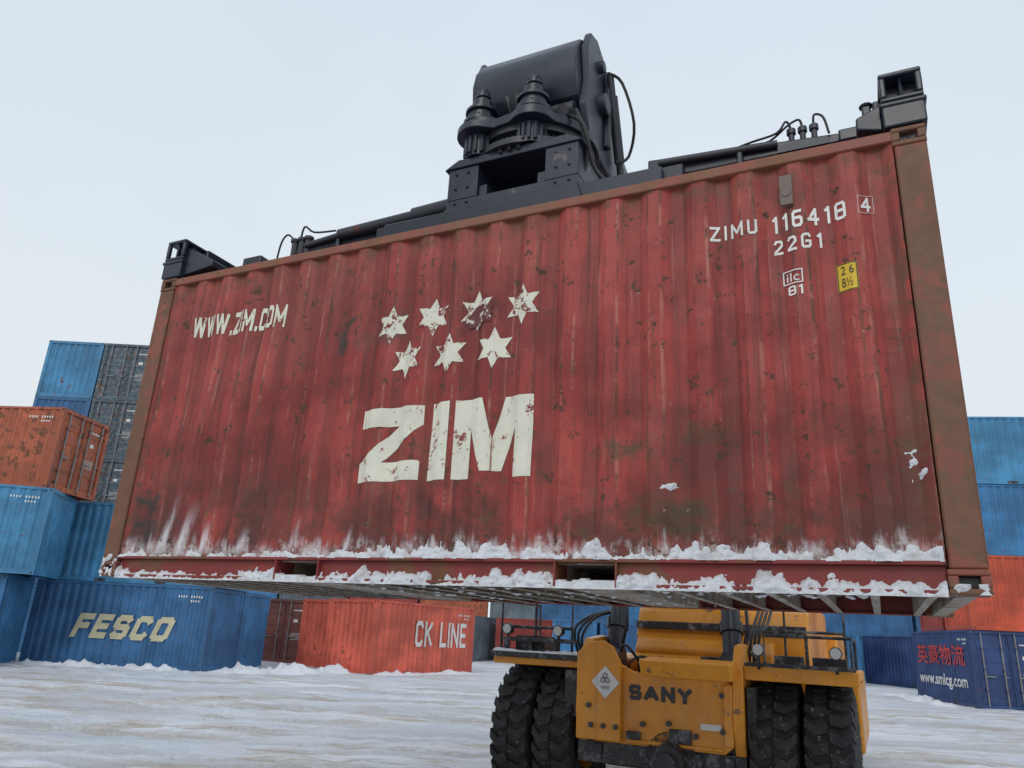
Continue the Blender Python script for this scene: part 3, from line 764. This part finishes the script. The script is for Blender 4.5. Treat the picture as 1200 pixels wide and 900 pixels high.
for k in range(5):
    u=2.75+.12*k; mb.tube([(u,5.0,1.52),(u+.02,4.95,1.62),(u+.12,5.2,1.68),(u+.2,5.5,1.56)],.016)
for k in range(4):
    u=4.12+.05*k; mb.tube([(u,5.1,1.64),(u+.05,5.0,1.9+.03*k),(u+.1,5.3,2.1),(u+.1,5.8,2.3)],.018)
for k in range(3):
    u=2.2-.05*k; mb.tube([(u,5.0,1.6),(u-.05,4.9,1.85+.04*k),(u+.05,5.1,2.1),(u+.2,5.5,2.2)],.018)
mb.build("chassis_hoses",[RUBHOSE],TE,LG)
mb=MB()
for u,v,z in((4.35,4.58,1.83),(5.15,4.58,1.83),(1.25,4.58,1.92),(1.95,4.58,1.92)):
    mb.cyl((u,v,z),(u,v+.09,z),.065,n=18,mat=1); mb.cyl((u,v-.006,z),(u,v,z),.055,n=18,mat=0); mb.box(u-.015,u+.015,v+.03,v+.06,z-.2,z-.05,1)
mb.build("work_lamps",[LAMP,DKGREY],TE,LG)
def stroke_obj(name,parts,y,mat,parent,loc):
    mb=MB()
    for k,(V,F) in enumerate(parts): mb.add([(a,y-(k%12)*.0003,b) for a,b in V],F)
    return mb.build(name,[mat],parent,loc)
BLK=paint("black_lettering",(.02,.018,.02),rust=0,rough=.4,streak=0)
WHT=paint("white_lettering",(.70,.69,.66),rust=.3,rough=.5,streak=.3)
stroke_obj("maker_lettering",strokes("SANY",2.88,3.62,1.235,1.395,.27,.12),4.555,BLK,TE,LG)
mb=MB(); mb.prism([(2.62-.17,1.40),(2.62,1.23),(2.62+.17,1.40),(2.62,1.57)],'y',4.462,4.468,0); mb.build("diamond_badge",[WHT],TE,LG)
V,F=text2d("TEREC",2.56,2.68,1.33,1.36); mb=MB(); mb.add([(a,4.458,b) for a,b in V],F); mb.build("badge_text",[BLK],TE,LG)
mb=MB(); 
for (a,b) in((2.59,1.42),(2.65,1.42),(2.62,1.47)): mb.tube([(a+.024*math.cos(t*math.pi/5),4.457,b+.024*math.sin(t*math.pi/5)) for t in range(11)],.004,6,0,0)
mb.build("badge_symbol",[BLK],TE,LG)
mb=MB()
for u,z in((2.45,.95),(2.6,.95),(2.75,.95),(3.05,1.0),(3.35,1.03),(3.65,.93),(3.95,1.0),(3.95,1.35),(2.42,1.15)):
    mb.cyl((u,4.44 if u<2.8 else 4.50,z),(u,4.48 if u<2.8 else 4.57,z),.03,n=6)
mb.build("front_bolts",[STEEL],TE,LG)
mb=MB(); mb.box(3.70,3.93,4.545,4.556,1.00,1.06,0); mb.build("warning_sticker",[WHT],TE,LG)
def snow_pad(name,x0,x1,y0,y1,z,h,parent,loc,d=.03,seed=0):
    nx=max(4,int((x1-x0)/d)); ny=max(4,int((y1-y0)/d)); V=[];F=[]
    for j in range(ny+1):
        for i in range(nx+1):
            x=x0+(x1-x0)*i/nx;y=y0+(y1-y0)*j/ny
            e=min(i,nx-i,j,ny-j); e=min(1,e/3)
            V.append((x,y,z+(h*(.55+.9*FB(x*3+seed,y*3,seed))*math.sqrt(e)) - (.01 if e==0 else 0)))
    for j in range(ny):
        for i in range(nx): F.append((j*(nx+1)+i,j*(nx+1)+i+1,(j+1)*(nx+1)+i+1,(j+1)*(nx+1)+i))
    mb=MB(); mb.add(V,F); return mb.build(name,[SNOW],parent,loc,ang=180)
snow_pad("deck_snow_left",1.14,2.2,4.72,5.86,1.626,.05,TE,LG)
snow_pad("deck_snow_right",4.2,5.28,4.72,5.86,1.626,.05,TE,LG,seed=4)
snow_pad("front_lip_snow",1.06,2.2,4.565,4.615,1.66,.05,TE,LG,d=.02,seed=9)
snow_pad("axle_beam_snow",2.5,4.0,4.63,4.66,.95,.02,TE,LG,seed=6)

# ------------------------------------------------------------------ yard containers (shared meshes, per-object paint)
GALV=paint("galvanised_lock_rod",(.22,.22,.22),rust=.7,rough=.5,streak=.3)
def yard_mesh(Lc=6.058,Hc=2.591,k=20,doors=True):
    mb=MB(); Wc=2.438
    def strip(fn,n,a0,a1,z0,z1):
        pts=[]
        p=(a1-a0)/n
        for i in range(n):
            for f,d in((0,0),(.27,0),(.5,1),(.77,1)): pts.append((a0+p*(i+f),d))
        pts.append((a1,0)); m=len(pts)
        mb.add([fn(a,d,z0) for a,d in pts]+[fn(a,d,z1) for a,d in pts],[(i,i+1,m+i+1,m+i) for i in range(m-1)],0)
    strip(lambda a,d,z:(a,.015+.038*d,z),k,.15,Lc-.15,.15,Hc-.07)
    strip(lambda a,d,z:(a,Wc-.015-.038*d,z),k,.15,Lc-.15,.15,Hc-.07)
    strip(lambda a,d,z:(.02+.04*d,a,z),8,.14,Wc-.14,.15,Hc-.1)
    if not doors: strip(lambda a,d,z:(Lc-.02-.04*d,a,z),8,.14,Wc-.14,.15,Hc-.1)
    for x0,x1 in((0,.15),(Lc-.15,Lc)):
        for y0,y1 in((0,.14),(Wc-.14,Wc)):
            mb.box(x0,x1,y0,y1,.118,Hc-.118,0)
            for z0,z1 in((0,.118),(Hc-.118,Hc)):
                mb.box(x0-.003,x1+.003,y0-.003,y1+.003,z0,z1,0)
                yy=-.005 if y0==0 else Wc-.003
                mb.box(x0+.05,x1-.04,yy,yy+.008,z0+.03,z1-.03,1)
                xx=-.005 if x0==0 else Lc-.003
                mb.box(xx,xx+.008,y0+.04,y1-.04,z0+.03,z1-.03,1)
    for y0,y1 in((0,.06),(Wc-.06,Wc)):
        mb.box(.15,Lc-.15,y0,y1,.0,.15,0); mb.box(.15,Lc-.15,y0,y1,Hc-.075,Hc-.003,0)
        for a in(Lc/2-1.22,Lc/2+.86): mb.box(a,a+.36,y0-.003,y1+.003,.02,.12,1)
    for x0,x1 in((0,.07),(Lc-.07,Lc)):
        mb.box(x0,x1,.14,Wc-.14,.0,.16,0); mb.box(x0,x1,.14,Wc-.14,Hc-.12,Hc-.003,0)
    mb.box(.06,Lc-.06,.05,Wc-.05,Hc-.05,Hc-.03,0); mb.box(.06,Lc-.06,.05,Wc-.05,.12,.15,1)
    if doors:
      for y0,y1 in((.145,Wc/2-.012),(Wc/2+.012,Wc-.145)):
        mb.box(Lc-.07,Lc-.045,y0,y1,.17,Hc-.13,0)
        for i in range(5):
            z0=.25+i*(Hc-.45)/5; mb.box(Lc-.045,Lc-.030,y0+.06,y1-.06,z0,z0+(Hc-.45)/5-.12,0)
        mb.box(Lc-.05,Lc-.02,y0,y0+.04,.17,Hc-.13,0); mb.box(Lc-.05,Lc-.02,y1-.04,y1,.17,Hc-.13,0)
        for yy in(y0+.22,y1-.22):
            mb.cyl((Lc+.006,yy,.06),(Lc+.006,yy,Hc-.06),.026,n=8,mat=4)
            for z in(.10,.6,1.3,2.0,Hc-.10): mb.box(Lc-.02,Lc+.03,yy-.05,yy+.05,z-.03,z+.03,2)
            mb.box(Lc+.01,Lc+.03,yy-.02,yy+.32 if yy<y1-.4 else yy+.1,1.05,1.09,4)
        for z in(.4,1.0,1.6,2.2):
            yy=y0 if y0<1 else y1-.0; mb.box(Lc-.03,Lc+.012,yy-.04,yy+.04,z,z+.07,0)
      mb.box(Lc-.028,Lc-.022,Wc/2+.35,Wc/2+.80,2.13,2.17,3); mb.box(Lc-.028,Lc-.022,Wc/2+.4,Wc/2+.58,1.66,1.78,3)
      for i in range(6): mb.box(Lc-.028,Lc-.022,Wc/2+.35,Wc/2+.75,1.2-.05*i,1.215-.05*i,3)
    for yy in(.006,Wc-.012):
        for i in range(10):
            if i==4: continue
            a=Lc-1.15+i*.085 if yy<1 else .4+i*.085
            mb.box(a,a+.04,yy,yy+.006,Hc-.36,Hc-.29,3)
        for i in range(4):
            a=Lc-.72+i*.085 if yy<1 else .8+i*.085
            mb.box(a,a+.04,yy,yy+.006,Hc-.49,Hc-.43,3)
    return mb.mesh("yard_container_mesh",[DKGREY,DKGREY,DKGREY,WHT,GALV],ang=20)
YM=yard_mesh(); YMP=yard_mesh(doors=False)
def P_(n,c,r=.35,**k): return paint(n,c,rust=r,rough=.55,streak=.65,fade=.55,**k)
BLUE=P_("blue_container_paint",(.035,.17,.36)); BLUE2=P_("light_blue_container_paint",(.05,.22,.40)); BLUE3=P_("mid_blue_container_paint",(.03,.13,.29))
NAVY=P_("navy_container_paint",(.02,.05,.16)); TEAL=P_("dark_teal_container_paint",(.05,.085,.11),.8,frost=.25); ORANGE=P_("orange_container_paint",(.40,.095,.04),.95)
OXR=P_("oxide_red_container_paint",(.30,.04,.03),.5); BROWN=P_("brown_container_paint",(.16,.05,.04),.9); GREY=P_("grey_container_paint",(.12,.15,.17),.4); BRIGHT=P_("bright_red_container_paint",(.52,.075,.03),.3)
CORAL=P_("coral_container_paint",(.60,.11,.065),.3)
def yard(mat,x,y,tier,deg,anchor='L',plain=False,name="shipping_container"):
    """x,y = ground position of the front-left ('L') or front-right ('R') lower corner, long side faces -y when deg=0"""
    a=math.radians(deg); h=2.591
    if anchor=='R': x-=6.058*math.cos(a); y-=6.058*math.sin(a)
    o=bpy.data.objects.new(name,YMP if plain else YM); COL.objects.link(o)
    o.location=(x,y,GB-.02+tier*(h+.01)); o.rotation_euler=(0,0,a)
    for i in(0,2): o.material_slots[i].link='OBJECT'; o.material_slots[i].material=mat
    return o
yard(BLUE,-14.7,23.3,0,14,anchor='R',plain=True); yard(BLUE2,-13.9,23.2,1,13,anchor='R',plain=True); yard(ORANGE,-14.2,23.25,2,-6,anchor='R')
fes=yard(BLUE3,-9.3,25.4,0,-5,anchor='R',plain=True); yard(BLUE2,-9.2,25.45,1,-5,anchor='R',plain=True)
yard(BLUE,-9.1,27.95,0,-5,anchor='R',plain=True)
for i,(m1,m2) in enumerate([(BLUE,TEAL),(BLUE3,NAVY),(BLUE3,TEAL),(BLUE3,TEAL),(BLUE2,TEAL)]):
    for k,mm in((0,m1),(1,m2)):
        xx=-20.6+k*2.5
        if k==0: yard(mm,xx+2.438,31.4,i,90)
        else: yard(mm,xx,31.4+6.058,i,-90)
yard(BROWN,-10.5,40.2,0,-90)
ckd=math.degrees(math.atan2(.823,.569))
ck=yard(CORAL,-4.5,28.6,0,ckd,plain=True)
yard(CORAL,-4.5-.823*2.5+.5,28.6+.569*2.5+.8,0,ckd,plain=True)
yard(GREY,-1.6,46,0,75); yard(TEAL,-4.0,47,0,75); yard(OXR,-.2,49,0,-10); yard(BROWN,1.4,54,0,-5); 
yard(BLUE,2.6,56,0,-5);yard(BLUE3,2.6,56,1,-5);yard(BLUE,9.0,56,0,-5);yard(BLUE,9.2,56,1,-5); yard(NAVY,15.6,56,0,-8); yard(BLUE2,15.6,56,1,-8)
yard(BLUE,5.4,44,0,80); yard(BLUE2,11.5,60,2,-4); yard(BLUE3,8.2,45,0,82)
yard(BLUE,21.9,54,0,-12);yard(BLUE3,21.9,54,1,-12);yard(BLUE2,24.6,47,0,78);yard(OXR,29.0,45,0,80);yard(NAVY,21.2,46,0,-80)
yard(BLUE,28.2,53,0,-12);yard(BLUE3,28.2,53,1,-12)
yard(BLUE2,16.6,44,0,80);yard(BLUE,19.4,42.5,0,80)
cols=[BLUE,BLUE3,OXR,BLUE2,GREY,NAVY,BLUE,TEAL,BLUE3,ORANGE,BLUE2,BROWN]
for k in range(17):
    yard(cols[(k*5)%12],-45+k*6.3,70+(k%3)*.4,0,0); yard(cols[(k*7+3)%12],-45+k*6.3,70.2,1,0)
    if k%3: yard(cols[(k*3+1)%12],-45+k*6.3,70.3,2,0)
cdeg=math.degrees(math.atan2(-.98,-.18))
sm=yard(NAVY,16.5+.18*6.058,27.6+.98*6.058,0,cdeg)
yard(NAVY,16.5+.18*6.058+.98*2.55,27.6+.98*6.058-.18*2.55,0,cdeg)
yard(BRIGHT,16.6,27.5,1,-10); yard(BLUE,17.0,27.5,2,-10); yard(BLUE2,16.7,27.5,3,-10)
yard(OXR,17.1,30.2,1,-10); yard(BLUE,17.1,30.2,2,-10)
def side_strokes(obj,parts,mat,name="lettering"):
    mb=MB()
    for k,(V,F) in enumerate(parts): mb.add([(a,-.004-(k%12)*.0004,b) for a,b in V],F)
    return mb.build(name,[mat],obj)
CREAM=paint("cream_lettering",(.55,.50,.33),rust=.2,rough=.5,streak=.2)
side_strokes(fes,strokes("FESCO",1.5,4.75,.85,1.60,.25,.16,.35),CREAM)
side_strokes(ck,strokes("CK LINE",2.3,5.5,1.0,1.95,.17,.16),WHT)
REDL=paint("red_lettering",(.50,.035,.025),rust=.2,rough=.5,streak=.2)
side_strokes(sm,[text2d("英豪物流",.5,5.4,1.35,2.1,.012)],REDL)
side_strokes(sm,[text2d("www.smlcg.com",.5,5.4,.50,1.05,.02)],WHT)

# ------------------------------------------------------------------ ground
def gh(x,y):
    z=GB*sstep(13,24,y)
    r=math.hypot(x,y)
    f=1 if r<70 else max(0,1-(r-70)/60)
    z+=f*(.04*FB(x*.22,y*.35,1.)+.030*FB(x*.9+5,y*1.6,2.)+.024*FB(x*3,y*4.5,3.))
    for c,sl in TRK:
        for off in(-.9,.9):
            dd=y+off-(c+sl*x+.5*math.sin(x*.21+c)); z-=.07*math.exp(-(dd/.24)**2)*(.75+.4*N(x*.5,c)); z+=.055*math.exp(-((abs(dd)-.42)/.13)**2)*(.5+.9*N(x*1.7,c,4))
    return z
def axis(near,step,far,n):
    a=[i*step for i in range(int(near/step)+1)]
    g=(far/near)**(1/n); v=a[-1]
    for k in range(n): v*=g; a.append(v)
    return a
px=axis(26,.14,900,26); xs=[-v for v in px[:0:-1]]+px
ya=axis(34,.11,1200,26); ys=[-v for v in axis(6,.8,400,10)[:0:-1]]+ya
V=[(x,y,gh(x,y)) for y in ys for x in xs]; nx=len(xs)
F=[(j*nx+i,j*nx+i+1,(j+1)*nx+i+1,(j+1)*nx+i) for j in range(len(ys)-1) for i in range(nx-1)]
def ground_mat():
    m=bpy.data.materials.new("packed_snow"); t=NT(m)
    n1=t.noise(.25,6,.65,t.map((1,2.2,1))); n2=t.noise(1.6,6,.72,t.map((.25,2.6,1))); n3=t.noise(9,5,.7); n4=t.noise(.7,4,.6,t.map((.3,2,1),(7,3,0)))
    c=t.mix(t.ramp(n1,.3,.7),(.62,.66,.73),(.80,.82,.87))
    c=t.mix(t.ramp(n4,.47,.60,0,.6),c,(.50,.51,.54))
    f=t.math('MULTIPLY',t.ramp(n1,.44,.58,.05,1),t.ramp(n2,.45,.60,0,.85))
    c=t.mix(f,c,(.50,.435,.365))
    f2=t.math('MULTIPLY',t.ramp(n2,.58,.68),t.ramp(n3,.46,.62,0,.7)); c=t.mix(f2,c,(.28,.23,.19))
    # dirt packed into the wheel ruts (same paths as the ruts in the mesh)
    x,y,z=t.xyz(); brk=t.ramp(n3,.34,.58,.35,1.); tot=None
    for c0,sl in TRK:
        path=t.math('ADD',t.math('MULTIPLY',x,sl),t.math('MULTIPLY',t.math('SINE',t.math('ADD',t.math('MULTIPLY',x,.21),c0)),.5))
        q=t.math('SUBTRACT',t.math('SUBTRACT',y,c0),path)
        q=t.math('ABSOLUTE',t.math('SUBTRACT',t.math('ABSOLUTE',q),.9))
        g=t.ramp(q,.34,.16)
        tot=g if tot is None else t.math('MAXIMUM',tot,g)
    c=t.mix(t.math('MULTIPLY',t.math('MULTIPLY',tot,brk),t.ramp(n1,.38,.60,.25,.75)),c,(.42,.385,.35))
    t.setin(t.p.inputs['Base Color'],c); t.p.inputs['Roughness'].default_value=.7; t.p.inputs['Specular IOR Level'].default_value=.3
    t.bump(t.math('ADD',n3,t.math('MULTIPLY',n2,1.5)),.9,.08)
    return m
me=bpy.data.meshes.new("snowy_ground"); me.from_pydata(V,[],F); me.materials.append(ground_mat())
for p in me.polygons: p.use_smooth=True
go=bpy.data.objects.new("snowy_ground",me); COL.objects.link(go)
SNOWB=snow_mat("bank_snow",.08,(.76,.78,.83))
def bank(x0,y0,x1,y1,w,h,seed):
    n=int(math.hypot(x1-x0,y1-y0)/.10); V=[];F=[];m=14
    dx,dy=x1-x0,y1-y0; l=math.hypot(dx,dy); nx_,ny_=dy/l,-dx/l
    for i in range(n+1):
        t=i/n; 
        for j in range(m+1):
            s=(j/m-.5)*2; x=x0+dx*t+nx_*s*w; y=y0+dy*t+ny_*s*w
            e=max(0,1-s*s)*min(1,t*6,(1-t)*6)
            hh=h*e*(.5+.8*FB(x*.9+seed,y*.9)+.6*FB(x*3.5,y*3.5,seed)+.3*FB(x*9,y*9,seed))
            V.append((x,y,GB-.04+max(-.03,hh)))
    for i in range(n):
        for j in range(m): F.append((i*(m+1)+j,i*(m+1)+j+1,(i+1)*(m+1)+j+1,(i+1)*(m+1)+j))
    mb=MB(); mb.add(V,F); mb.build("snow_bank",[SNOWB],None,ang=180)
bank(-15.5,25.1,-9.0,24.7,.6,.20,1); bank(-9.2,25.2,-5.0,29.2,.8,.34,2); bank(-22,20.9,-14.8,22.6,.6,.2,3); bank(-4.6,28.0,-.6,33.8,.5,.16,4)
bank(15.6,27.3,17.0,35,.5,.2,5); bank(16,26.6,23,25.4,.5,.2,6)

# ------------------------------------------------------------------ world + sun
w=bpy.data.worlds.new("World"); sc.world=w; w.use_nodes=True; nt=w.node_tree; nt.nodes.clear()
out=nt.nodes.new("ShaderNodeOutputWorld"); bg=nt.nodes.new("ShaderNodeBackground"); nt.links.new(bg.outputs[0],out.inputs[0])
sky=nt.nodes.new("ShaderNodeTexSky"); sky.sky_type='NISHITA'; sky.sun_disc=False; sky.sun_elevation=math.radians(38); sky.sun_rotation=math.radians(200)
sky.air_density=1.5; sky.dust_density=4
tc=nt.nodes.new("ShaderNodeTexCoord"); sp=nt.nodes.new("ShaderNodeSeparateXYZ"); nt.links.new(tc.outputs['Generated'],sp.inputs[0])
cr=nt.nodes.new("ShaderNodeValToRGB"); nt.links.new(sp.outputs[2],cr.inputs[0])
cr.color_ramp.elements[0].position=0.0; cr.color_ramp.elements[0].color=(.80,.85,.885,1)
cr.color_ramp.elements[1].position=.8; cr.color_ramp.elements[1].color=(.69,.785,.885,1)
e=cr.color_ramp.elements.new(.3); e.color=(.78,.845,.895,1)
nz=nt.nodes.new("ShaderNodeTexNoise"); nz.inputs['Scale'].default_value=1.6; nz.inputs['Detail'].default_value=4
nt.links.new(tc.outputs['Generated'],nz.inputs['Vector'])
mr=nt.nodes.new("ShaderNodeMapRange"); mr.inputs[1].default_value=.3;mr.inputs[2].default_value=.7;mr.inputs[3].default_value=9.6;mr.inputs[4].default_value=10.6
nt.links.new(nz.outputs[0],mr.inputs[0])
vm=nt.nodes.new("ShaderNodeVectorMath"); vm.operation='SCALE'; nt.links.new(cr.outputs[0],vm.inputs[0]); nt.links.new(mr.outputs[0],vm.inputs['Scale'])
mx=nt.nodes.new("ShaderNodeMix"); mx.data_type='RGBA'; mx.inputs[0].default_value=.93
nt.links.new(sky.outputs[0],mx.inputs[6]); nt.links.new(vm.outputs[0],mx.inputs[7]); nt.links.new(mx.outputs[2],bg.inputs[0])
bg.inputs[1].default_value=.1
sl=bpy.data.lights.new("sun",'SUN'); sl.energy=.8; sl.angle=math.radians(30); sl.color=(1,.97,.93)
so=bpy.data.objects.new("sun",sl); COL.objects.link(so)
az=math.radians(200); el=math.radians(38)
dirv=Vector((math.sin(az)*math.cos(el),math.cos(az)*math.cos(el),math.sin(el)))
so.rotation_euler=dirv.to_track_quat('Z','Y').to_euler(); so.location=(0,-10,20)

# ------------------------------------------------------------------ camera
cd=bpy.data.cameras.new("camera"); cd.lens=36*880.85/1200; cd.sensor_width=36; cd.clip_end=3000; cd.clip_start=.05
co=bpy.data.objects.new("camera",cd); COL.objects.link(co)
R=Matrix.Rotation(math.radians(90+18.4222),4,'X')@Matrix.Rotation(math.radians(3.0119),4,'Z')
co.matrix_world=Matrix.Translation((0,0,EYE))@R
sc.camera=co
sc.view_settings.view_transform='Standard'; sc.view_settings.look='None'; sc.view_settings.exposure=0
